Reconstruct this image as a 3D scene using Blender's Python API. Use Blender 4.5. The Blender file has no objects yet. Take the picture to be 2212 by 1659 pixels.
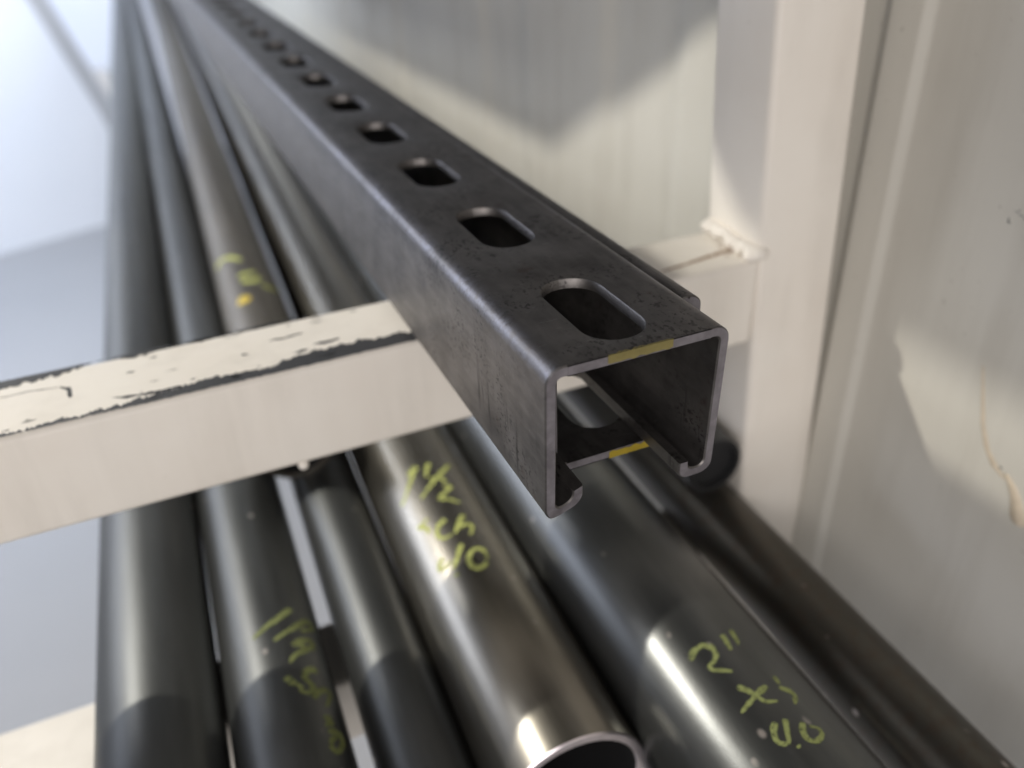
import bpy, bmesh, math, random
from mathutils import Vector, Matrix, noise
random.seed(7)
MM = 0.001
scene = bpy.context.scene
col = scene.collection

# ------------------------------------------------------------------ camera
cam_d = bpy.data.cameras.new("camera")
cam = bpy.data.objects.new("camera", cam_d)
col.objects.link(cam)
R = Matrix(((0.9157108298692513, 0.2405828848405397, -0.3218595215027367),
            (-0.39988380627594305, 0.46668149249509994, -0.7888607773497235),
            (-0.03958051968369128, 0.8510747676228861, 0.5235504964921907)))
CAM = Vector((-52.73116824, -113.43817173, 110.59436984)) * MM
cam.matrix_world = Matrix.Translation(CAM) @ R.to_4x4()
cam_d.sensor_fit = 'HORIZONTAL'
cam_d.sensor_width = 36.0
cam_d.lens = 36.0 * 1795.82237 / 2212.0
cam_d.clip_start = 0.01
cam_d.clip_end = 60.0
cam_d.dof.use_dof = True
cam_d.dof.focus_distance = 0.166
cam_d.dof.aperture_fstop = 9.2
scene.camera = cam

# ------------------------------------------------------------------ world, lamps, exposure
w = bpy.data.worlds.new("World")
scene.world = w
w.use_nodes = True
bg = w.node_tree.nodes['Background']
bg.inputs[0].default_value = (0.86, 0.90, 1.0, 1)
bg.inputs[1].default_value = 0.09

def area(name, loc, target, sx, sy, power, color, spread=180, shape='RECTANGLE'):
    l = bpy.data.lights.new(name, 'AREA')
    l.shape = shape; l.size = sx; l.size_y = sy; l.energy = power; l.color = color
    l.spread = math.radians(spread)
    o = bpy.data.objects.new(name, l)
    col.objects.link(o)
    o.location = loc
    o.rotation_euler = (Vector(target) - Vector(loc)).to_track_quat('-Z', 'Y').to_euler()
    return o

area("window_daylight", (-1.35, 2.05, 0.35), (0.0, 0.8, -0.15), 1.1, 0.8, 29.0, (0.78, 0.84, 1.0))
area("door_daylight", (-0.85, -1.65, 0.45), (0.05, 0.1, -0.05), 1.3, 1.2, 29.0, (1.0, 0.945, 0.92))
LAMP = Vector((-0.45, 0.52, 0.49))
area("work_lamp", LAMP, (0.08, 0.15, 0.0), 0.016, 0.016, 5.0, (1.0, 0.95, 0.84), shape='DISK')
area("highlight_strip", (-0.48, 0.57, 0.48), (0.0, 0.57, -0.05), 0.28, 0.035, 1.7, (0.96, 0.97, 1.0))  # added strip lamp, out of view, that lengthens the highlights on the pipes
area("panel_fill_lamp", (0.0, 1.1, 0.6), (-0.35, 2.4, -0.35), 0.8, 0.5, 34.0, (0.78, 0.86, 1.0))  # unseen lamp added to brighten the white board and far wall

vs = scene.view_settings
vs.view_transform = 'Standard'; vs.look = 'None'; vs.exposure = 0; vs.gamma = 1
vs.use_curve_mapping = False

# ------------------------------------------------------------------ material helpers
def new_mat(name):
    m = bpy.data.materials.new(name); m.use_nodes = True
    nt = m.node_tree
    return m, nt, nt.nodes['Principled BSDF']

def N(nt, typ, **kw):
    n = nt.nodes.new(typ)
    for k, v in kw.items():
        if k.startswith('i_'):
            n.inputs[int(k[2:])].default_value = v
        else:
            setattr(n, k, v)
    return n

def coords(nt, scale=(1, 1, 1)):
    tc = N(nt, 'ShaderNodeTexCoord')
    mp = N(nt, 'ShaderNodeMapping')
    mp.inputs['Scale'].default_value = scale
    nt.links.new(tc.outputs['Object'], mp.inputs['Vector'])
    return mp.outputs['Vector']

def noise_tex(nt, vec, scale, detail=4, rough=0.55):
    n = N(nt, 'ShaderNodeTexNoise')
    n.inputs['Scale'].default_value = scale
    n.inputs['Detail'].default_value = detail
    n.inputs['Roughness'].default_value = rough
    nt.links.new(vec, n.inputs['Vector'])
    return n.outputs['Fac']

def ramp(nt, fac, stops):
    r = N(nt, 'ShaderNodeValToRGB')
    e = r.color_ramp.elements
    while len(e) < len(stops): e.new(0.5)
    for el, (p, c) in zip(e, stops):
        el.position = p
        el.color = (c, c, c, 1) if not hasattr(c, '__len__') else (*c, 1)
    nt.links.new(fac, r.inputs['Fac'])
    return r.outputs['Color']

def mix(nt, fac, a, b, mode='MIX'):
    m = N(nt, 'ShaderNodeMix', data_type='RGBA', blend_type=mode)
    for idx, v in ((0, fac), (6, a), (7, b)):
        if hasattr(v, 'is_output') or isinstance(v, bpy.types.NodeSocket):
            nt.links.new(v, m.inputs[idx])
        elif idx == 0: m.inputs[0].default_value = v
        else: m.inputs[idx].default_value = (*v, 1)
    return m.outputs[2]

def bump(nt, bsdf, height, strength, dist=0.0002):
    b = N(nt, 'ShaderNodeBump')
    b.inputs['Strength'].default_value = strength
    b.inputs['Distance'].default_value = dist
    nt.links.new(height, b.inputs['Height'])
    nt.links.new(b.outputs['Normal'], bsdf.inputs['Normal'])

def steel_mat(name, base, dark, metallic=0.75, r0=0.36, r1=0.52, pits=True, wear=True):
    m, nt, bs = new_mat(name)
    v = coords(nt)
    vl = coords(nt, (1, 0.22, 1))
    n1 = noise_tex(nt, v, 90, 5, 0.6)
    n2 = noise_tex(nt, vl, 420, 3)
    c = mix(nt, ramp(nt, n1, [(0.35, 0.0), (0.68, 1.0)]), dark, base)
    c = mix(nt, ramp(nt, n2, [(0.42, 0.0), (0.7, 0.35)]), c, tuple(min(1, x * 1.35) for x in base))
    if pits:
        n3 = noise_tex(nt, coords(nt, (1, 0.6, 1)), 1100, 3, 0.6)
        n4 = noise_tex(nt, v, 70, 4, 0.6)
        p = mix(nt, 1.0, ramp(nt, n3, [(0.54, 0.0), (0.61, 1.0)]), ramp(nt, n4, [(0.46, 0.0), (0.60, 0.75)]), 'MULTIPLY')
        c = mix(nt, p, c, tuple(x * 0.35 for x in dark))
        # rubbed dark streaks running across the flange, and a few fine bright scratches
        n6 = noise_tex(nt, coords(nt, (1, 1.0, 0.13)), 330, 3, 0.55)
        n7 = noise_tex(nt, v, 48, 2)
        st = mix(nt, 1.0, ramp(nt, n6, [(0.60, 0.0), (0.70, 0.8)]), ramp(nt, n7, [(0.46, 0.0), (0.58, 1.0)]), 'MULTIPLY')
        c = mix(nt, st, c, tuple(x * 0.4 for x in dark))
        n8 = noise_tex(nt, coords(nt, (0.35, 1.6, 1)), 900, 2, 0.4)
        c = mix(nt, ramp(nt, n8, [(0.70, 0.0), (0.74, 0.5)]), c, (0.30, 0.29, 0.28))
        # rust blush
        n9 = noise_tex(nt, v, 130, 5, 0.65)
        c = mix(nt, ramp(nt, n9, [(0.62, 0.0), (0.74, 0.55)]), c, (0.10, 0.065, 0.055))
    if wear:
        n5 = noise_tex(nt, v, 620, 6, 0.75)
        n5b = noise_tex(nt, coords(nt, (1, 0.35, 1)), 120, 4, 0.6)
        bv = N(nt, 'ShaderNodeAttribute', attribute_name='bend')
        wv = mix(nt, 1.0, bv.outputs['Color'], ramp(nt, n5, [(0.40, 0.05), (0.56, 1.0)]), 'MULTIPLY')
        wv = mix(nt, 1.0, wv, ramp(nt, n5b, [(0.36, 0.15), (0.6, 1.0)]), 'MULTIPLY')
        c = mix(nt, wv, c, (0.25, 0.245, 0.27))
    nt.links.new(c, bs.inputs['Base Color'])
    bs.inputs['Metallic'].default_value = metallic
    rr = N(nt, 'ShaderNodeMapRange'); rr.inputs['To Min'].default_value = r0; rr.inputs['To Max'].default_value = r1
    nt.links.new(n1, rr.inputs['Value']); nt.links.new(rr.outputs['Result'], bs.inputs['Roughness'])
    bump(nt, bs, n2, 0.25, 0.00015)
    return m

def paint_mat(name, colr, tint, rough=0.42, scale=14.0, speck=0.0):
    m, nt, bs = new_mat(name)
    v = coords(nt)
    n1 = noise_tex(nt, v, scale, 5, 0.6)
    c = mix(nt, ramp(nt, n1, [(0.38, 0.0), (0.72, 1.0)]), colr, tint)
    if speck:
        n2 = noise_tex(nt, v, 420, 2, 0.5)
        c = mix(nt, ramp(nt, n2, [(0.72, 0.0), (0.78, speck)]), c, (0.16, 0.13, 0.10))
    nt.links.new(c, bs.inputs['Base Color'])
    bs.inputs['Roughness'].default_value = rough
    n3 = noise_tex(nt, v, 160, 3)
    bump(nt, bs, n3, 0.12, 0.0003)
    return m

def pipe_mat(name, base, metallic=0.9, r0=0.2, r1=0.36, rust=None):
    m, nt, bs = new_mat(name)
    v = coords(nt)
    vl = coords(nt, (1, 0.12, 1))
    n1 = noise_tex(nt, vl, 70, 5, 0.6)
    n2 = noise_tex(nt, v, 260, 4, 0.6)
    c = mix(nt, ramp(nt, n1, [(0.3, 0.0), (0.7, 1.0)]), tuple(x * 0.72 for x in base), tuple(x * 1.2 for x in base))
    if rust:
        c = mix(nt, ramp(nt, n2, [(0.45, 0.0), (0.75, 0.75)]), c, rust)
    vo = N(nt, 'ShaderNodeTexVoronoi'); vo.inputs['Scale'].default_value = 110
    nt.links.new(coords(nt, (1, 0.7, 1)), vo.inputs['Vector'])
    n3 = noise_tex(nt, v, 45, 2)
    sp = mix(nt, 1.0, ramp(nt, vo.outputs['Distance'], [(0.06, 1.0), (0.13, 0.0)]), ramp(nt, n3, [(0.55, 0.0), (0.62, 0.9)]), 'MULTIPLY')
    c = mix(nt, sp, c, (0.62, 0.56, 0.52))
    nt.links.new(c, bs.inputs['Base Color'])
    bs.inputs['Metallic'].default_value = metallic
    rr = N(nt, 'ShaderNodeMapRange'); rr.inputs['To Min'].default_value = r0; rr.inputs['To Max'].default_value = r1
    nt.links.new(n1, rr.inputs['Value']); nt.links.new(rr.outputs['Result'], bs.inputs['Roughness'])
    bump(nt, bs, n2, 0.10, 0.0002)
    return m

def plain(name, c, rough=0.6, metallic=0.0):
    m, nt, bs = new_mat(name)
    n1 = noise_tex(nt, coords(nt), 300, 4, 0.6)
    cc = mix(nt, n1, tuple(x * 0.75 for x in c), tuple(min(1, x * 1.2) for x in c))
    nt.links.new(cc, bs.inputs['Base Color'])
    bs.inputs['Roughness'].default_value = rough; bs.inputs['Metallic'].default_value = metallic
    return m

M_STRUT = steel_mat("strut_steel", (0.21, 0.198, 0.19), (0.125, 0.117, 0.112), 0.93, 0.42, 0.56)
M_CUT = steel_mat("cut_steel", (0.24, 0.225, 0.245), (0.13, 0.12, 0.13), 0.5, 0.45, 0.6, False, False)
M_CREAM = paint_mat("cream_paint", (0.78, 0.74, 0.675), (0.74, 0.69, 0.62), 0.40, 22, 0.12)
M_WALL = paint_mat("wall_paint", (0.62, 0.60, 0.54), (0.57, 0.55, 0.495), 0.42, 7, 0.35)
def streaks(m, strength, sc):
    nt = m.node_tree; bs = nt.nodes['Principled BSDF']
    src = bs.inputs['Base Color'].links[0].from_socket
    n = noise_tex(nt, coords(nt, (1, 1, 0.12)), sc, 5, 0.62)
    n2 = noise_tex(nt, coords(nt), sc * 0.35, 3, 0.5)
    f = mix(nt, 1.0, ramp(nt, n, [(0.46, 0.0), (0.72, strength)]), ramp(nt, n2, [(0.38, 0.25), (0.62, 1.0)]), 'MULTIPLY')
    nt.links.new(mix(nt, f, src, (0.34, 0.31, 0.26)), bs.inputs['Base Color'])
    rr = ramp(nt, n, [(0.3, 0.46), (0.7, 0.62)])
    nt.links.new(rr, bs.inputs['Roughness'])
streaks(M_WALL, 0.28, 55)
streaks(M_CREAM, 0.22, 70)
M_CHIP = plain("bare_metal_chip", (0.022, 0.023, 0.026), 0.6, 0.0)
M_RUST = plain("rust_stain", (0.30, 0.20, 0.13), 0.8)
M_MARK = plain("yellow_marker", (0.50, 0.54, 0.16), 0.85)
M_MARK_DULL = plain("faded_marker", (0.23, 0.26, 0.09), 0.85)
def chalky(m):
    nt = m.node_tree; bs = nt.nodes['Principled BSDF']
    n = noise_tex(nt, coords(nt), 700, 4, 0.7)
    nt.links.new(ramp(nt, n, [(0.34, 0.3), (0.52, 1.0)]), bs.inputs['Alpha'])
chalky(M_MARK); chalky(M_MARK_DULL)
M_YELLOW = plain("yellow_paint", (0.56, 0.42, 0.04), 0.6)
M_YELLOWP = plain("pale_yellow_paint", (0.34, 0.29, 0.11), 0.6)
M_FLOOR = paint_mat("floor_grey", (0.43, 0.435, 0.45), (0.46, 0.46, 0.47), 0.55, 2.5)
M_PANEL = paint_mat("white_panel", (0.80, 0.82, 0.86), (0.78, 0.81, 0.86), 0.5, 3)
M_DRIP = plain("glue_drip", (0.58, 0.50, 0.39), 0.35)
M_FLECK = plain("dark_fleck", (0.05, 0.055, 0.065), 0.7)
M_BLOCKER = plain("blocker_grey", (0.10, 0.10, 0.10), 0.8)  # even grey of the unseen pieces added to block light
M_PIPE = pipe_mat("black_pipe", (0.10, 0.103, 0.101), 0.75, 0.36, 0.50)
M_PIPE_SLICK = pipe_mat("slick_black_pipe", (0.10, 0.103, 0.101), 0.75, 0.24, 0.38)
M_PIPE_BARE = pipe_mat("oily_pipe", (0.27, 0.253, 0.218), 0.95, 0.25, 0.38)
M_PIPE_BROWN = pipe_mat("brown_pipe", (0.095, 0.089, 0.076), 0.7, 0.34, 0.5, (0.085, 0.06, 0.045))
M_PIPE_OLD = pipe_mat("dull_pipe", (0.15, 0.138, 0.118), 0.7, 0.42, 0.56, (0.11, 0.095, 0.08))
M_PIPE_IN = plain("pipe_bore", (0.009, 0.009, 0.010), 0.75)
M_RING = plain("bright_cut_ring", (0.66, 0.60, 0.62), 0.28, 1.0)

# ------------------------------------------------------------------ mesh helpers
def link(name, bm, mats, parent=None, smooth=False, autosmooth=None):
    me = bpy.data.meshes.new(name)
    bm.normal_update()
    bm.to_mesh(me); bm.free()
    for m in (mats if isinstance(mats, (list, tuple)) else [mats]):
        me.materials.append(m)
    o = bpy.data.objects.new(name, me)
    col.objects.link(o)
    if parent: o.parent = parent
    if smooth:
        for p in me.polygons: p.use_smooth = True
        if autosmooth: me.set_sharp_from_angle(angle=math.radians(autosmooth))
    return o

def tag(o, label=None, cat=None, group=None, kind=None):
    if label: o['label'] = label
    if cat: o['category'] = cat
    if group: o['group'] = group
    if kind: o['kind'] = kind
    return o

def empty(name, loc=(0, 0, 0)):
    o = bpy.data.objects.new(name, None); col.objects.link(o)
    o.location = loc; o.empty_display_size = 0.02
    return o

def rounded_box(x0, x1, y0, y1, z0, z1, r, seg=4, bm=None):
    bm = bm or bmesh.new()
    b2 = bmesh.new()
    bmesh.ops.create_cube(b2, size=1)
    for v in b2.verts:
        v.co = Vector(((x0 + x1) / 2 + v.co.x * (x1 - x0), (y0 + y1) / 2 + v.co.y * (y1 - y0), (z0 + z1) / 2 + v.co.z * (z1 - z0))) * MM
    if r: bmesh.ops.bevel(b2, geom=b2.edges[:], offset=r * MM, segments=seg, affect='EDGES', profile=0.5)
    me = bpy.data.meshes.new("tmp"); b2.to_mesh(me); b2.free()
    bm.from_mesh(me); bpy.data.meshes.remove(me)
    return bm

# ------------------------------------------------------------------ slotted strut channel
W_, H_, T_ = 39.2, 36.0, 2.25
RO, RET = 3.4, 4.4
def strut_profile(side, W_, LIP):
    """outer and inner polylines of one side, from the web flat down the flange to the tip of the returned lip"""
    arc = lambda cx, cz, r, a0, a1, n=7: [(cx + r * math.cos(math.radians(a0 + (a1 - a0) * i / n)), cz + r * math.sin(math.radians(a0 + (a1 - a0) * i / n))) for i in range(n + 1)]
    ri = RO - T_
    rb, rbi = 3.0, 1.7
    out = [(WEB_IN, H_)] + arc(RO, H_ - RO, RO, 90, 180) + arc(rb, rb, rb, 180, 270) + arc(LIP - 2.2, 2.2, 2.2, 270, 360) + [(LIP, RET)]
    inn = [(WEB_IN, H_ - T_)] + arc(RO, H_ - RO, ri, 90, 180) + arc(T_ + rbi, T_ + rbi, rbi, 180, 270) + arc(LIP - T_ - 1.5, T_ + 1.5, 1.5, 270, 360) + [(LIP - T_, RET)]
    if side < 0 and LIP > 7:
        tilt = lambda x, z: (x, z + 0.36 * max(0.0, x - 1.2)) if z < 8 and x > 1.2 else (x, z)
        out = [tilt(*q) for q in out]; inn = [tilt(*q) for q in inn]
    if side > 0:
        out = [(W_ - x, z) for x, z in out]; inn = [(W_ - x, z) for x, z in inn]
    return out, inn
SLOT_W, SLOT_L, PITCH = 13.0, 29.0, 50.885
WEB_IN = 4.4

def build_strut(first_slot, length, end_y, skew, W_=39.2, LIP=8.3):
    bm = bmesh.new()
    bend = bm.verts.layers.float_color.new('bend')
    def V(x, y, z, b=0.0):
        v = bm.verts.new((x * MM, y * MM, z * MM)); v[bend] = (b, b, b, 1); return v
    ys = [0, 0.35] + [4 + 6 * i for i in range(12)] + [80 + 40 * i for i in range(1 + int((length - 80) / 40))]
    rnd = random.Random(3)
    for side in (-1, 1):
        out, inn = strut_profile(side, W_, LIP)
        n = len(out); rows = []
        for k, y in enumerate(ys):
            ro, rii = [], []
            for i in range(n):
                for pl, row, other, sg in ((out, ro, inn, 1), (inn, rii, out, -1)):
                    x, z = pl[i]
                    if k == 0:   # tiny burr chamfer at the sawn end
                        ox, oz = other[i]; x += (ox - x) * 0.12; z += (oz - z) * 0.12
                    yy = end_y + y + (skew * (z - H_) if k < 14 else 0)
                    if k <= 1: yy += 0.22 * noise.noise(Vector((x * 0.35, z * 0.35, 3.1 + side))) 
                    b = 0.0
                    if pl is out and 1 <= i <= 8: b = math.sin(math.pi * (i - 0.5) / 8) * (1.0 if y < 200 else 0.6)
                    row.append(V(x, yy, z, b))
            rows.append((ro, rii))
        for (a, b), (c2, d) in zip(rows[:-1], rows[1:]):
            for i in range(n - 1):
                bm.faces.new((a[i], a[i + 1], c2[i + 1], c2[i])); bm.faces.new((b[i], d[i], d[i + 1], b[i + 1]))
            bm.faces.new((a[-1], b[-1], d[-1], c2[-1]))
        for (a, b) in (rows[0], rows[-1]):
            for i in range(n - 1):
                f = bm.faces.new((a[i], b[i], b[i + 1], a[i + 1]))
                if a is rows[0][0]: f.material_index = 1
    # web strip with slots
    xa, xb = WEB_IN, W_ - WEB_IN
    cx = W_ / 2 - 0.5
    def loop(cy, grow):
        r = SLOT_W / 2 + grow; hl = SLOT_L / 2 - SLOT_W / 2
        rr = r
        pts = []
        for q in range(4):
            for i in range(7):
                a = math.radians(90 * q + 15 * i)
                sx = 1 if q in (0, 3) else -1
                sy = 1 if q in (0, 1) else -1
                e = 0.97    # ends just short of round
                ca, sa = math.cos(a), math.sin(a)
                px = math.copysign(abs(ca) ** e, ca) * r
                py = math.copysign(abs(sa) ** e, sa) * rr + sy * hl
                pts.append((cx + px, cy + py))
        return pts
    def rect(y0, y1, cy):
        pts = []
        for (px, py) in loop(cy, 0):
            dx, dy = px - cx, py - cy
            hx0, hx1 = (xb - cx), (xa - cx)
            k = 1e9
            if dx > 1e-6: k = min(k, hx0 / dx)
            if dx < -1e-6: k = min(k, hx1 / dx)
            if dy > 1e-6: k = min(k, (y1 - cy) / dy)
            if dy < -1e-6: k = min(k, (y0 - cy) / dy)
            pts.append([cx + dx * k, cy + dy * k])
        # snap nearest points to the four corners
        for cnr in ((xa, y0), (xb, y0), (xa, y1), (xb, y1)):
            j = min(range(len(pts)), key=lambda i: (pts[i][0] - cnr[0]) ** 2 + (pts[i][1] - cnr[1]) ** 2)
            pts[j] = list(cnr)
        return pts
    k = 0; y0 = 0.0
    while y0 < length - 1:
        cy = first_slot + PITCH * k; y1 = min(cy + PITCH / 2, ys[-1])
        if y1 - cy < SLOT_L / 2 + 1: break
        R0 = rect(y0, y1, cy)
        rings = [(R0, H_), (loop(cy, 0.6), H_ - 0.0), (loop(cy, 0.22), H_ - 0.1), (loop(cy, 0), H_ - 0.45), (loop(cy, -0.1), H_ - T_), (R0, H_ - T_)]
        vr = []
        for ri_, (pts, z) in enumerate(rings):
            vr.append([V(px, end_y + py + (skew * (z - H_) if py == 0 else 0), z, 0) for px, py in pts])
        m = len(vr[0])
        for a, b in zip(vr[:-1], vr[1:]):
            for i in range(m):
                j = (i + 1) % m
                try: bm.faces.new((a[i], a[j], b[j], b[i]))
                except ValueError: pass
        y0 = y1; k += 1
    # sawn end of the web
    nseg = 24
    top = []; bot = []
    for i in range(nseg + 1):
        x = xa + (xb - xa) * i / nseg
        j = 0.22 * noise.noise(Vector((x * 0.35, H_ * 0.35, 1.0)))
        top.append(V(x, end_y - 0.02 + 0 * j, H_ - 0.25, 0)); bot.append(V(x, end_y - 0.02, H_ - T_ + 0.2, 0))
    for i in range(nseg):
        f = bm.faces.new((top[i], top[i + 1], bot[i + 1], bot[i])); f.material_index = 1
    bmesh.ops.recalc_face_normals(bm, faces=bm.faces[:])
    return bm

def paint_smear(x0, x1, y, z0, z1, seed, wrap=1.0):
    """a thin dab of paint over the sawn web end, its rim slightly ragged; wraps a little over the top"""
    bm = bmesh.new(); n = 26; rows = [[], [], []]
    for i in range(n + 1):
        t = i / n; x = x0 + (x1 - x0) * t
        a = noise.noise(Vector((x * 0.7, seed, 0))); b = noise.noise(Vector((x * 0.9, seed + 5, 0)))
        tp = min(1, 4 * t + 0.15) * min(1, 4 * (1 - t) + 0.3)
        ry = 0.16 + 0.04 * a
        rows[0].append(bm.verts.new((x * MM, (y + wrap * tp * (0.25 + 0.9 * b)) * MM, (z1 + 0.05) * MM)))
        rows[1].append(bm.verts.new((x * MM, (y - ry) * MM, (z1 - 0.05) * MM)))
        rows[2].append(bm.verts.new((x * MM, (y - ry) * MM, (z1 - (z1 - z0) * (0.78 + 0.2 * a)) * MM)))
    for r0, r1 in zip(rows[:-1], rows[1:]):
        for i in range(n): bm.faces.new((r0[i], r0[i + 1], r1[i + 1], r1[i]))
    geo = bmesh.ops.solidify(bm, geom=bm.faces[:], thickness=0.1 * MM)
    bmesh.ops.recalc_face_normals(bm, faces=bm.faces[:])
    return bm

# upper strut, opening downwards
s1 = tag(empty("strut_channel", (0, 0, 0)), "dark steel slotted strut channel on top, slotted face up and open end towards the viewer", "strut channel")
link("channel_body", build_strut(18.9, 2400, 0, -0.041), [M_STRUT, M_CUT], s1, True, 35)
link("paint_mark", paint_smear(12.4, 26.2, 0, H_ - T_, H_, 2.0), M_YELLOWP, s1, True, 40)
# lower strut, nested upside down inside the upper one
OFFX, W2 = 8.5, 36.4
s2 = tag(empty("strut_channel", ((OFFX + W2) * MM, 0, 0)), "lower strut channel nested upside down in the other, bright yellow mark on its recessed edge", "strut channel")
b2 = link("channel_body", build_strut(40.5 - 17.4, 2380, 17.4, 0.0, W2, 6.0), [M_STRUT, M_CUT], s2, True, 35)
pm2 = link("paint_mark", paint_smear(10.0, 21.6, 17.4, H_ - T_, H_, 9.0, 0.8), M_YELLOW, s2, True, 40)
s2.rotation_euler = (0, math.pi, 0)       # turn about the long axis: web to the bottom
s2.location = ((OFFX + W2) * MM, 0, (H_ - T_) * MM)

# ------------------------------------------------------------------ rack: post and arms
ZT, TS, YF = -T_ - 0.05, 31.4, 90.6
rack_post_x = lambda z: 121.6 - 0.055 * z
bm = bmesh.new()
rounded_box(-33.3 / 2, 33.3 / 2, YF + 0.6, YF + 31.0, -640, 420, 2.6, 4, bm)
for v in bm.verts: v.co.x += (rack_post_x(v.co.z / MM) + 33.3 / 2) * MM
post = tag(link("rack_post", bm, M_CREAM, None, True, 40), "cream painted square steel upright welded to the cross arm beside the wall", "post")

def jag_poly(pts, z, amp, seed, sub=7):
    """a flat ragged flake: outline given in mm, broken up with noise"""
    bm = bmesh.new(); out = []
    n = len(pts)
    for i in range(n):
        a, b = Vector(pts[i]), Vector(pts[(i + 1) % n])
        L = (b - a).length; k = max(1, int(L / 0.4))
        for j in range(k):
            p = a.lerp(b, j / k)
            nx = 1.3 * noise.fractal(Vector((p.x * 0.75, p.y * 0.75, seed)), 0.75, 2.1, 5)
            ny = 1.5 * noise.fractal(Vector((p.x * 0.45, p.y * 0.6, seed + 7)), 0.6, 2.1, 5) + 1.1 * noise.noise(Vector((p.x * 1.7, p.y * 0.5, seed + 11)))
            out.append((p.x + nx * amp, p.y + ny * amp))
    vs_ = [bm.verts.new((x * MM, y * MM, z * MM)) for x, y in out]
    f = bm.faces.new(vs_)
    bmesh.ops.triangulate(bm, faces=[f])
    return bm

arm = tag(empty("cross_arm", (0, YF * MM, ZT * MM)), "upper cream cross arm with chipped paint, carrying the strut channels", "rack arm")
def child(o):
    o.parent = arm; o.matrix_parent_inverse = arm.matrix_basis.inverted(); return o
bm = rounded_box(-420, 121.9, YF, YF + TS, ZT - TS, ZT, 2.2, 5)
arm_body = child(link("arm_tube", bm, M_CREAM, None, True, 40))
CH = ZT + 0.06
def chip_strip(knots, z, seed, a_lo, a_hi):
    """ragged band between two noisy curves; breaks where they meet. knots: (x, lower y, upper y)"""
    bm = bmesh.new(); x = knots[0][0]; prev = None
    while x < knots[-1][0]:
        k = max(i for i in range(len(knots) - 1) if knots[i][0] <= x)
        (xa, la, ua), (xb, lb, ub) = knots[k], knots[k + 1]; t = (x - xa) / (xb - xa)
        f = lambda s_, fr: noise.fractal(Vector((x * fr, s_, seed)), 0.5, 2.2, 6)
        lo = la + (lb - la) * t + a_lo * f(0.0, 0.5)
        hi = ua + (ub - ua) * t + a_hi * (f(9.0, 0.28) + 0.5 * f(19.0, 1.3))
        if hi - lo > 0.12:
            cur = (bm.verts.new((x * MM, lo * MM, z * MM)), bm.verts.new((x * MM, hi * MM, z * MM)))
            if prev: bm.faces.new((prev[0], cur[0], cur[1], prev[1]))
            prev = cur
        else: prev = None
        x += 0.25
    return bm
child(link("paint_chip", chip_strip([(-150, 91.9, 93.0), (-105, 91.5, 92.9), (-95, 91.6, 93.1), (-80, 91.8, 93.6), (-72, 91.3, 94.8), (-62, 91.5, 95.9), (-55, 91.5, 97.4), (-45, 91.4, 95.6), (-38, 91.3, 95.4), (-35, 91.3, 97.4), (-24, 91.3, 98.6), (-14, 91.5, 98.8), (1, 91.2, 97.2), (8, 91.2, 97.0)], CH, 1.0, 0.4, 1.5), M_CHIP))
child(link("paint_chip", chip_strip([(-160, 117.0, 122.0), (-107, 117.4, 121.9), (-98, 117.9, 121.9), (-90, 118.8, 121.9), (-86, 121.0, 121.9), (-80, 121.9, 121.8), (-74, 118.9, 121.8), (-68, 120.0, 121.9), (-62, 121.7, 121.9), (-56, 120.2, 121.9), (-49, 121.6, 121.9), (-40, 120.5, 121.9), (-28, 121.2, 121.9), (-20, 121.8, 121.9)], CH, 2.0, 1.3, 0.1), M_CHIP))
flakes = [
  ([(-79.6, 98.4), (-76, 97.6), (-70, 96.8), (-62, 96.4), (-62, 95.4), (-70, 95.6), (-76.5, 96.6)], 0.35, 1.0),
  ([(-58, 121.9), (-50, 121.9), (-52, 120.6), (-56.5, 120.4)], 0.4, 4.0),
  ([(-40, 121.9), (-27, 121.9), (-30, 120.9), (-36, 120.3)], 0.35, 4.6),
  ([(-106.8, 112.5), (-100.1, 112.6), (-92.6, 111.2), (-92.6, 110.9), (-100.1, 112.25), (-106.8, 112.2)], 0.15, 5.0),
  ([(-92.6, 111.3), (-89.6, 109.8), (-89.0, 104.2), (-90.0, 103.6), (-90.4, 107.8), (-92.4, 110.8)], 0.25, 6.0),
  ([(-37.3, 110.9), (-27.1, 111.5), (-26.6, 111.0), (-33.0, 110.0)], 0.3, 7.0),
  ([(-25.7, 102.9), (-18.1, 103.2), (-17.8, 102.6), (-22.2, 101.3)], 0.3, 8.0),
  ([(-44.9, 106.7), (-43.5, 106.1), (-43.4, 105.1), (-44.8, 105.7)], 0.25, 9.0),
  ([(-31.5, 100.3), (-28.0, 101.2), (-27.2, 100.2), (-30.5, 99.4)], 0.3, 9.5),
]
rf = random.Random(11)
for q in range(34):     # scuffs and nicks along both edges and a few across the face
    fx = rf.uniform(-118, 2)
    fy = rf.choice((93.5 + abs(rf.gauss(0, 2.2)), 119.6 - abs(rf.gauss(0, 1.6)), rf.uniform(96, 118)))
    lx, ly = rf.uniform(0.5, 2.2), rf.uniform(0.15, 0.45)
    flakes.append(([(fx - lx, fy), (fx, fy - ly), (fx + lx, fy + 0.1), (fx, fy + ly)], 0.22, 30.0 + q))
for pts, amp, sd in flakes:
    child(link("paint_chip", jag_poly(pts, CH, amp, sd), M_CHIP))
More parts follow.
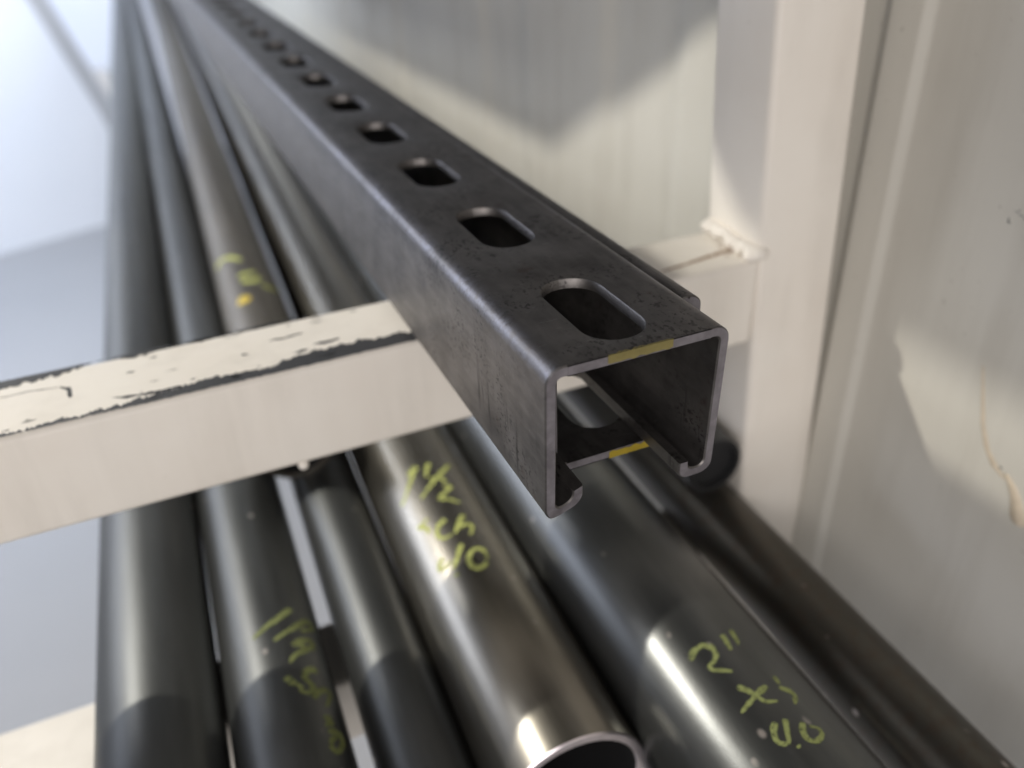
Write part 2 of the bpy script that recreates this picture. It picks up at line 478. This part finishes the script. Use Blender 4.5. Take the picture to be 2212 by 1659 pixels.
# weld bead where the arm meets the post, with a rust line
bm = bmesh.new()
rw = random.Random(5)
for i in range(70):
    t = i / 69
    m = Matrix.Translation(Vector((121.2 + rw.uniform(-1.6, 0.7), YF + 1.0 + t * 28.5, ZT + 0.2 + rw.uniform(0.2, 2.4) + 1.8 * t)) * MM) @ Matrix.Diagonal((1.35, 1.1, 0.85, 1))
    bmesh.ops.create_icosphere(bm, subdivisions=2, radius=rw.uniform(1.2, 2.9) * MM, matrix=m)
for i in range(40):
    m = Matrix.Translation(Vector((121.0 - abs(rw.gauss(0, 5)), YF + rw.uniform(3, 29), ZT + 0.1)) * MM)
    bmesh.ops.create_icosphere(bm, subdivisions=1, radius=rw.uniform(0.2, 0.55) * MM, matrix=m)
for v in bm.verts:
    v.co += Vector((noise.noise(v.co * 900), noise.noise(v.co * 900 + Vector((5, 0, 0))), noise.noise(v.co * 900 + Vector((0, 5, 0))))) * 0.0005
child(link("weld_bead", bm, M_CREAM, None, True))
for q, (wx, wy, wr) in enumerate([(116.5, 101, 1.6), (114.0, 98.5, 0.9), (117.5, 107, 1.0), (112.0, 104, 0.7), (118.0, 96.0, 0.8)]):
    child(link("rust_spot", jag_poly([(wx - wr, wy), (wx, wy - wr * 0.6), (wx + wr, wy), (wx, wy + wr * 0.6)], CH + 0.03, 0.7, 20.0 + q), M_RUST))
child(link("rust_streak", jag_poly([(88, 97.6), (100, 99.2), (112, 100.6), (119, 101.6), (119, 104.0), (111, 102.6), (100, 100.6), (88, 98.8)], CH, 0.5, 12.0), M_RUST))
bm = bmesh.new()
bmesh.ops.create_icosphere(bm, subdivisions=3, radius=1.6 * MM, matrix=Matrix.Translation(Vector((-36.0, YF + 1.2, ZT - TS - 0.6)) * MM))
child(link("paint_blob", bm, M_CREAM, None, True))

low = tag(link("cross_arm", rounded_box(-420, 128.0, YF - 1.0, YF + TS - 2.0, -127.2 - TS, -127.2, 2.2, 5), M_CREAM, None, True, 40),
          "lower cream cross arm under the row of black pipes", "rack arm")

# ------------------------------------------------------------------ pipes
PIPES = {"A": [-94.067, 0.022, 18.46, -108.54], "B": [-58.347, 0.016, 16.777, -110.223], "C": [-22.812, 0.021, 13.644, -113.356], "D": [12.289, 0.029, 22.177, -104.823], "E": [58.965, 0.02, 26.5, -100.5], "F": [116.521, 0.032, 13.665, -113.335], "X": [-38.311, 0.03, 13.985, -89.015]}
PIPES['C'] = [-22.9, 0.022, 13.9, -113.1]
PIPES['X'] = [-32.8, 0.03, 16.3, -85.2]
STROKES = {"D": [[[-0.202, 39.4], [-0.316, 35.8], [-0.485, 30.5], [-0.603, 27.3], [-0.729, 25.0]], [[-0.202, 39.4], [-0.311, 38.9], [-0.393, 36.7]], [[0.019, 38.9], [-0.068, 35.3], [-0.132, 31.3]], [[0.354, 36.1], [0.09, 30.2], [-0.145, 25.3], [-0.37, 21.1]], [[-0.091, 28.4], [0.034, 28.9], [0.121, 27.3], [0.118, 24.6]], [[0.067, 23.6], [0.169, 21.8], [0.039, 19.2], [-0.135, 17.0], [0.033, 15.1], [0.185, 11.7]], [[-0.637, 9.1], [-0.516, 9.2], [-0.41, 10.0]], [[-0.613, 9.1], [-0.502, 6.7], [-0.477, 4.1], [-0.533, 3.7]], [[-0.169, 5.1], [-0.289, 4.3], [-0.373, 2.3], [-0.393, -1.1], [-0.334, -3.3], [-0.184, -3.3]], [[0.133, 4.8], [0.002, 1.4], [-0.131, -3.4]], [[-0.061, -1.1], [0.061, -0.3], [0.169, -1.1], [0.157, -3.3], [0.076, -6.3]], [[-0.468, -11.0], [-0.558, -12.1], [-0.602, -14.5], [-0.501, -15.1], [-0.372, -14.2]], [[-0.125, -9.2], [-0.22, -12.8], [-0.322, -15.9], [-0.398, -17.9]], [[-0.387, -20.4], [-0.394, -21.7]], [[0.105, -20.8], [0.022, -22.6], [-0.064, -22.8], [-0.126, -21.3], [-0.143, -18.7], [-0.108, -15.9], [-0.032, -14.0], [0.059, -13.5], [0.132, -14.5], [0.157, -17.0], [0.125, -19.9]]], "B": [[[0.58, 0.7], [0.393, -2.4], [0.156, -5.5], [-0.068, -7.7], [-0.244, -9.6]], [[0.931, -2.9], [0.637, -7.1], [0.383, -10.4], [0.11, -13.5]], [[0.931, -2.9], [1.059, -6.3], [0.664, -9.8]], [[0.439, -16.7], [0.655, -13.7], [0.901, -12.7], [0.904, -15.5], [0.653, -18.5], [0.413, -20.8], [0.309, -23.7]], [[0.581, -16.7], [0.792, -17.1]], [[0.823, -26.6], [0.67, -26.2], [0.517, -28.4], [0.534, -31.3], [0.657, -32.9], [0.543, -36.3], [0.402, -35.6], [0.413, -33.1]], [[0.18, -29.1], [0.266, -31.7], [0.409, -33.4]], [[0.591, -38.0], [0.725, -34.8], [0.937, -33.3], [1.041, -34.3], [0.814, -40.7]], [[0.703, -45.6], [0.877, -44.5]], [[0.875, -45.9], [0.683, -48.3]], [[0.71, -50.2], [0.967, -49.3], [1.022, -52.5], [0.822, -57.4], [0.687, -56.6], [0.722, -53.0], [0.932, -51.1]]], "E": [[[-0.37, -88.5], [-0.296, -86.6], [-0.177, -86.1], [-0.107, -87.8], [-0.108, -90.6], [-0.185, -92.4], [-0.256, -92.7], [-0.256, -94.2], [-0.17, -95.7], [-0.085, -97.3]], [[0.087, -85.6], [0.077, -88.1], [0.055, -91.1]], [[0.224, -84.7], [0.208, -87.2], [0.177, -90.0]], [[-0.153, -101.8], [-0.094, -103.8], [-0.045, -106.4], [-0.023, -108.7], [0.102, -109.8]], [[0.111, -104.8], [-0.031, -105.9], [-0.162, -107.2], [-0.284, -108.4]], [[0.269, -102.4], [0.262, -105.2]], [[0.228, -106.2], [0.319, -107.9], [0.329, -109.6], [0.248, -111.9]], [[-0.07, -114.7], [-0.147, -116.4], [-0.184, -119.3], [-0.132, -120.7], [-0.062, -120.4]], [[0.035, -115.0], [-0.03, -117.9], [-0.098, -121.1]], [[-0.04, -122.2], [-0.035, -123.0]], [[0.174, -117.3], [0.1, -119.4], [0.082, -122.0], [0.155, -123.2], [0.266, -122.0], [0.291, -119.9], [0.202, -118.7]]], "X": [[[-0.985, 260.5], [-0.721, 262.9], [-0.38, 260.0], [0.023, 248.7]], [[-0.221, 226.2], [0.132, 228.7], [0.362, 230.4]], [[-0.154, 219.9], [0.168, 215.1], [0.458, 224.2]], [[0.426, 211.9], [0.728, 211.5], [1.144, 217.2]]]}
def pipe_axis(k):
    x, s, r, z = PIPES[k]
    a = Vector((s, 1, 0)).normalized()
    return Vector((x, 100, z)), a, Vector((1, -s, 0)).normalized(), r
def build_pipe(k, y0, y1, wall, seg=72, bore=60.0):
    P0, a, e1, r = pipe_axis(k); up = Vector((0, 0, 1))
    bm = bmesh.new()
    ys = [y0 + 0.5] + [y0 + (y1 - y0) * t for t in (0.02, 0.05, 0.1, 0.2, 0.35, 0.6, 1.0)]
    def ring(y, rad, off=0):
        c = P0 + a * (y - 100)
        return [bm.verts.new((c + (e1 * math.sin(2 * math.pi * i / seg) + up * math.cos(2 * math.pi * i / seg)) * rad) * MM) for i in range(seg)]
    rings = [ring(y0 + bore, r - wall), ring(y0 + 0.3, r - wall), ring(y0, r - wall + 0.3), ring(y0, r - 0.5)] + [ring(y, r) for y in ys]
    for q, (A, B) in enumerate(zip(rings[:-1], rings[1:])):
        for i in range(seg):
            j = (i + 1) % seg
            f = bm.faces.new((A[i], A[j], B[j], B[i]))
            f.material_index = 2 if q == 0 else (1 if q in (1, 2, 3) else 0)
    bmesh.ops.contextual_create(bm, geom=rings[-1])
    f = bm.faces.new(rings[0]); f.material_index = 2
    bmesh.ops.recalc_face_normals(bm, faces=bm.faces[:])
    return bm
def marking(k, strokes, width):
    P0, a, e1, r = pipe_axis(k); up = Vector((0, 0, 1))
    bm = bmesh.new()
    for si, st in enumerate(strokes):
        if len(st) < 2: continue
        pts = [(th * r, y) for th, y in st]
        dense = []
        for (p, q) in zip(pts[:-1], pts[1:]):
            for j in range(5): dense.append((p[0] + (q[0] - p[0]) * j / 5, p[1] + (q[1] - p[1]) * j / 5))
        dense.append(pts[-1])
        # smooth the hand-written line
        for _ in range(3):
            dense = [dense[0]] + [tuple((dense[i - 1][d] + 2 * dense[i][d] + dense[i + 1][d]) / 4 for d in (0, 1)) for i in range(1, len(dense) - 1)] + [dense[-1]]
        n = len(dense); L = []
        for i, p in enumerate(dense):
            q0, q1 = dense[max(0, i - 1)], dense[min(n - 1, i + 1)]
            t = Vector((q1[0] - q0[0], q1[1] - q0[1]));
            if t.length < 1e-6: t = Vector((1, 0))
            t.normalize(); nn = Vector((-t.y, t.x))
            tt = i / (n - 1)
            wv = width * (1.15 - 0.55 * tt) * (0.85 + 0.35 * noise.noise(Vector((p[0] * 0.8, p[1] * 0.8, si))))
            if i in (0, n - 1): wv *= 0.55
            row = []
            for sgn in (-1, -0.33, 0.33, 1):
                s_, y_ = p[0] + nn.x * wv / 2 * sgn, p[1] + nn.y * wv / 2 * sgn
                th = s_ / r
                c = P0 + a * y_
                row.append(bm.verts.new((c + (e1 * math.sin(th) + up * math.cos(th)) * (r + 0.07 + 0.001 * si)) * MM))
            L.append(row)
        for A, B in zip(L[:-1], L[1:]):
            for j in range(3): bm.faces.new((A[j], A[j + 1], B[j + 1], B[j]))
    return bm
def dab(k, th0, y0, rad, seed):
    P0, a, e1, r = pipe_axis(k); up = Vector((0, 0, 1)); bm = bmesh.new(); vs_ = []
    cc = None
    for i in range(24):
        an = 2 * math.pi * i / 24
        q = rad * (0.9 + 0.35 * noise.noise(Vector((math.cos(an), math.sin(an), seed))))
        th = th0 + q * math.cos(an) / r; y = y0 + q * math.sin(an) * 1.3
        c = P0 + a * y
        vs_.append(bm.verts.new((c + (e1 * math.sin(th) + up * math.cos(th)) * (r + 0.06)) * MM))
    c = P0 + a * y0
    ce = bm.verts.new((c + (e1 * math.sin(th0) + up * math.cos(th0)) * (r + 0.35)) * MM)
    for i in range(24): bm.faces.new((vs_[i], vs_[(i + 1) % 24], ce))
    return bm

info = {
 'A': (-260, 3000, 2.6, M_PIPE, "leftmost black steel pipe, bare of writing, nearest the bright floor"),
 'B': (-260, 3000, 2.6, M_PIPE, "black pipe marked 1 1/4 sch 40 in yellow, second from the left"),
 'C': (-260, 3000, 2.4, M_PIPE, "unmarked narrow black pipe just left of the shiny pipe with the cut end"),
 'D': (7.5, 3000, 2.9, M_PIPE_BARE, "shiny pipe marked 1 1/2 sch 40 whose cut end shows at the bottom"),
 'E': (-260, 3000, 3.4, M_PIPE_SLICK, "thick black pipe marked 2 inch XS 40 right of the cut pipe end"),
 'F': (-260, 3000, 2.4, M_PIPE_BROWN, "brownish dull pipe lying against the wall, rightmost of the row"),
 'X': (178.0, 2600, 2.4, M_PIPE_OLD, "pipe lying behind the chipped cross arm with a bright yellow dab on it"),
}
for k, (y0, y1, wall, mat, lab) in info.items():
    root = tag(empty("steel_pipe", (PIPES[k][0] * MM, 0.1, PIPES[k][3] * MM)), lab, "pipe", "steel pipes lying on the rack")
    inv = root.matrix_basis.inverted()
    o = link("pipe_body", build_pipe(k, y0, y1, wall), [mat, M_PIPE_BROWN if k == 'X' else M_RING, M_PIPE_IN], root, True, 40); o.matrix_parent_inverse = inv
    if k in STROKES:
        mk = link("chalk_writing", marking(k, STROKES[k], {'D': 2.2, 'B': 2.6, 'E': 1.8, 'X': 5.2}[k]), M_MARK if k in 'DX' else M_MARK_DULL, root); mk.matrix_parent_inverse = inv
    if k == 'X':
        mk = link("paint_dab", dab(k, -0.26, 196, 4.2, 1.0), M_YELLOW, root); mk.matrix_parent_inverse = inv
PIPES['G'] = [112.0, 0.02, 11.9, -84.5]
root = tag(empty("steel_pipe", (PIPES['G'][0] * MM, 0.1, PIPES['G'][3] * MM)), "short dark pipe whose round black end shows beside the cream post", "pipe", "steel pipes lying on the rack")
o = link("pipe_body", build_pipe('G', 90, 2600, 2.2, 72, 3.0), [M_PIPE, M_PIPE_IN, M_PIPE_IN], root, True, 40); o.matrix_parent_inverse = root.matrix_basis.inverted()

# ------------------------------------------------------------------ wall of the shed beside the rack
def wall_x(y):
    """folded sheet: x of the wall surface at y (mm)"""
    base = 160.0
    def trap(y, c, hw, edge, h):
        d = abs(y - c)
        return h if d < hw else (h * (1 - (d - hw) / edge) if d < hw + edge else 0)
    off = 0
    off -= trap(y, 84, 6.0, 3.5, 1.6)           # flat batten strip beside the post
    for c in (235, 400, 600, 800, 1010, 1220, 1430, 1640, 1850, 2060, 2270):
        off += trap(y, c, 26, 10, 3.0)
    return base + off
bm = bmesh.new()
yy = [-900, -600, -300, -100, 0, 20, 30]; t = 34.0
while t < 130: yy.append(t); t += 0.8
while t < 2500: yy.append(t); t += 5
yy.append(4200)
zz = [-650, -300, -120, 0, 100, 400, 1200]
grid = [[bm.verts.new((wall_x(y) * MM, y * MM, z * MM)) for z in zz] for y in yy]
for A, B in zip(grid[:-1], grid[1:]):
    for i in range(len(zz) - 1): bm.faces.new((A[i], A[i + 1], B[i + 1], B[i]))
back = [[bm.verts.new((0.172, y * MM, z * MM)) for z in (zz[0], zz[-1])] for y in (yy[0], yy[-1])]
bm.faces.new((back[0][0], back[0][1], back[1][1], back[1][0]))
bm.faces.new([g[-1] for g in grid] + [back[1][1], back[0][1]])
bm.faces.new([g[0] for g in grid] + [back[1][0], back[0][0]])
bm.faces.new(grid[0] + [back[0][1], back[0][0]])
bm.faces.new(grid[-1] + [back[1][1], back[1][0]])
bmesh.ops.recalc_face_normals(bm, faces=bm.faces[:])
wall = tag(link("metal_wall", bm, M_WALL, None, True, 25), "off-white painted sheet metal wall with folds and glue drips beside the rack", "wall")
# glue drips and flecks on the near part of the wall
def wall_strip(path, widths, h, name, mat):
    bm = bmesh.new(); rows = []
    n = len(path)
    for i, ((y, z), wd) in enumerate(zip(path, widths)):
        row = []
        for j in range(9):
            s_ = -1 + 2 * j / 8
            yy_ = y + s_ * wd / 2
            row.append(bm.verts.new(((wall_x(yy_) - 0.02 - h * max(0, 1 - s_ * s_) * (0.25 if i in (0, n - 1) else 1)) * MM, yy_ * MM, z * MM)))
        rows.append(row)
    for A, B in zip(rows[:-1], rows[1:]):
        for j in range(8): bm.faces.new((A[j], A[j + 1], B[j + 1], B[j]))
    bmesh.ops.recalc_face_normals(bm, faces=bm.faces[:])
    return link(name, bm, mat, wall, True)
wall_strip([(30.5, -22), (27.5, -32), (25.0, -40), (21.5, -47), (17.0, -51.5), (13.5, -53.2)], [0.7, 1.3, 1.6, 2.2, 3.6, 2.6], 0.3, "glue_drip", M_DRIP)
wall_strip([(13.5, -51), (10.5, -53.6), (8.0, -57), (6.5, -60.5), (5.6, -63.2), (5.2, -64.6), (5.0, -65.2)], [2.0, 3.6, 4.4, 5.2, 5.8, 4.6, 1.6], 0.9, "glue_drip", M_DRIP)
def fleck(y, z, ry, rz, seed, bm):
    vs_ = []
    for i in range(16):
        a = 2 * math.pi * i / 16; q = 0.8 + 0.6 * noise.noise(Vector((math.cos(a) * 1.5, math.sin(a) * 1.5, seed)))
        vs_.append(bm.verts.new(((wall_x(y) - 0.05) * MM, (y + ry * q * math.cos(a)) * MM, (z + rz * q * math.sin(a)) * MM)))
    bm.faces.new(vs_)
bm = bmesh.new()
for i, (y, z, ry, rz) in enumerate([(15.6, -50.4, 0.7, 0.45), (12.0, -52.6, 1.2, 0.65), (35.6, 22.6, 0.30, 0.75), (35.2, 21.9, 0.7, 0.22), (34.0, 25.4, 0.9, 0.16), (32.4, 24.9, 0.9, 0.2), (31.0, 24.3, 0.8, 0.14), (30.0, 23.8, 0.35, 0.35), (33.2, 26.0, 0.16, 0.5)]):
    fleck(y, z, ry, rz, i * 3.1, bm)
link("dirt_fleck", bm, M_FLECK, wall)

# ------------------------------------------------------------------ floor, bright panel and far wall on the left
bm = bmesh.new()
vs_ = [bm.verts.new((x, y, -0.65)) for x, y in ((-6, -3), (3, -3), (3, 9), (-6, 9))]
bm.faces.new(vs_)
tag(link("floor", bm, M_FLOOR), kind="structure")

# panel: leaning-edged white board standing on the floor
A0 = Vector((-0.4772, 2.1842)); B0 = Vector((-0.2229, 2.2831)); dr = (B0 - A0).normalized(); nr = Vector((-dr.y, dr.x))
def onpanel(s, z, t): p = A0 + dr * s + nr * t; return (p.x, p.y, z)
out = [(-2.4, -0.65), (0.42, -0.65), (0.3622, -0.3711), (0.2776, -0.0999), (0.10, 0.45), (-2.4, 0.45)]
bm = bmesh.new()
F_ = [bm.verts.new(onpanel(s, z, 0)) for s, z in out]; K_ = [bm.verts.new(onpanel(s, z, 0.02)) for s, z in out]
bm.faces.new(F_); bm.faces.new(K_[::-1])
for i in range(len(out)):
    j = (i + 1) % len(out); bm.faces.new((F_[i], K_[i], K_[j], F_[j]))
bmesh.ops.recalc_face_normals(bm, faces=bm.faces[:])
board = tag(link("white_board", bm, M_PANEL), "bright bluish white board standing on the grey floor at the far left", "board")
bm = bmesh.new()
es = [(0.4201, -0.65), (0.3623, -0.3711), (0.2777, -0.0999), (0.1001, 0.45)]
cols = [[bm.verts.new(onpanel(s_ + ds, z_, t_)) for ds, t_ in ((-0.03, -0.006), (0.012, -0.006), (0.012, 0.024))] for s_, z_ in es]
for A, B in zip(cols[:-1], cols[1:]):
    for i in range(2): bm.faces.new((A[i], A[i + 1], B[i + 1], B[i]))
bmesh.ops.recalc_face_normals(bm, faces=bm.faces[:])
link("edge_trim", bm, M_FLOOR, board)
tag(link("back_wall", rounded_box(-4000, 1500, 2900, 2960, -650, 1200, 0), M_PANEL), "pale far wall showing past the slanted edge of the bright board", "wall")
tag(link("cream_block", rounded_box(-300, -135, 2780, 2880, -425, -355, 6), M_CREAM), "small cream block far back beside the pipes' far ends", "block")

# ------------------------------------------------------------------ unseen boards added overhead to shade part of the wall
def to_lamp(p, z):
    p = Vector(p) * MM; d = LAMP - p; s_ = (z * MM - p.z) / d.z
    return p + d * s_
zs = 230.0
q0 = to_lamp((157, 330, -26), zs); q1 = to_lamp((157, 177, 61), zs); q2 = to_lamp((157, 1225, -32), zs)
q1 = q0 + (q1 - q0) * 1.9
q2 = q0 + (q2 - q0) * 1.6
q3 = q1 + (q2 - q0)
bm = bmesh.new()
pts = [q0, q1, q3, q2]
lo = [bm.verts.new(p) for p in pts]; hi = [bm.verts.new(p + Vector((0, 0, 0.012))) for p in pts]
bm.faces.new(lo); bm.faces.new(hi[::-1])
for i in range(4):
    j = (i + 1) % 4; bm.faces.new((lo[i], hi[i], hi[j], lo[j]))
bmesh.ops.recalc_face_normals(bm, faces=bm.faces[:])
light_blocker = tag(empty("shade_boards", (0.05, 0.8, 0.23)), "unseen dark boards added above the rack to shade the wall", "light_blocker")
inv = light_blocker.matrix_basis.inverted()
o = link("board", bm, M_BLOCKER, light_blocker); o.matrix_parent_inverse = inv
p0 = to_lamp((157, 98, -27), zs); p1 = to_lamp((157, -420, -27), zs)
o = link("board", rounded_box(p0.x / MM, 110, p1.y / MM, p0.y / MM - 12, zs, zs + 12, 1), M_BLOCKER, light_blocker); o.matrix_parent_inverse = inv
o = link("dark_reflect_panel", rounded_box(154.6, 157, -100, 1500, 112, 700, 0.4), M_BLOCKER, light_blocker, True, 40); o.matrix_parent_inverse = inv  # added out of view so the strut top mirrors something dark

# unseen plate added under the boards to keep lamp light off the strut top
shade_plate = tag(link("lamp_blocker", rounded_box(-99, -58, 96, 1900, 130, 136, 1.5), M_BLOCKER, None, True, 40), "unseen dark plate added above the strut channels to shade them", "shade_plate")
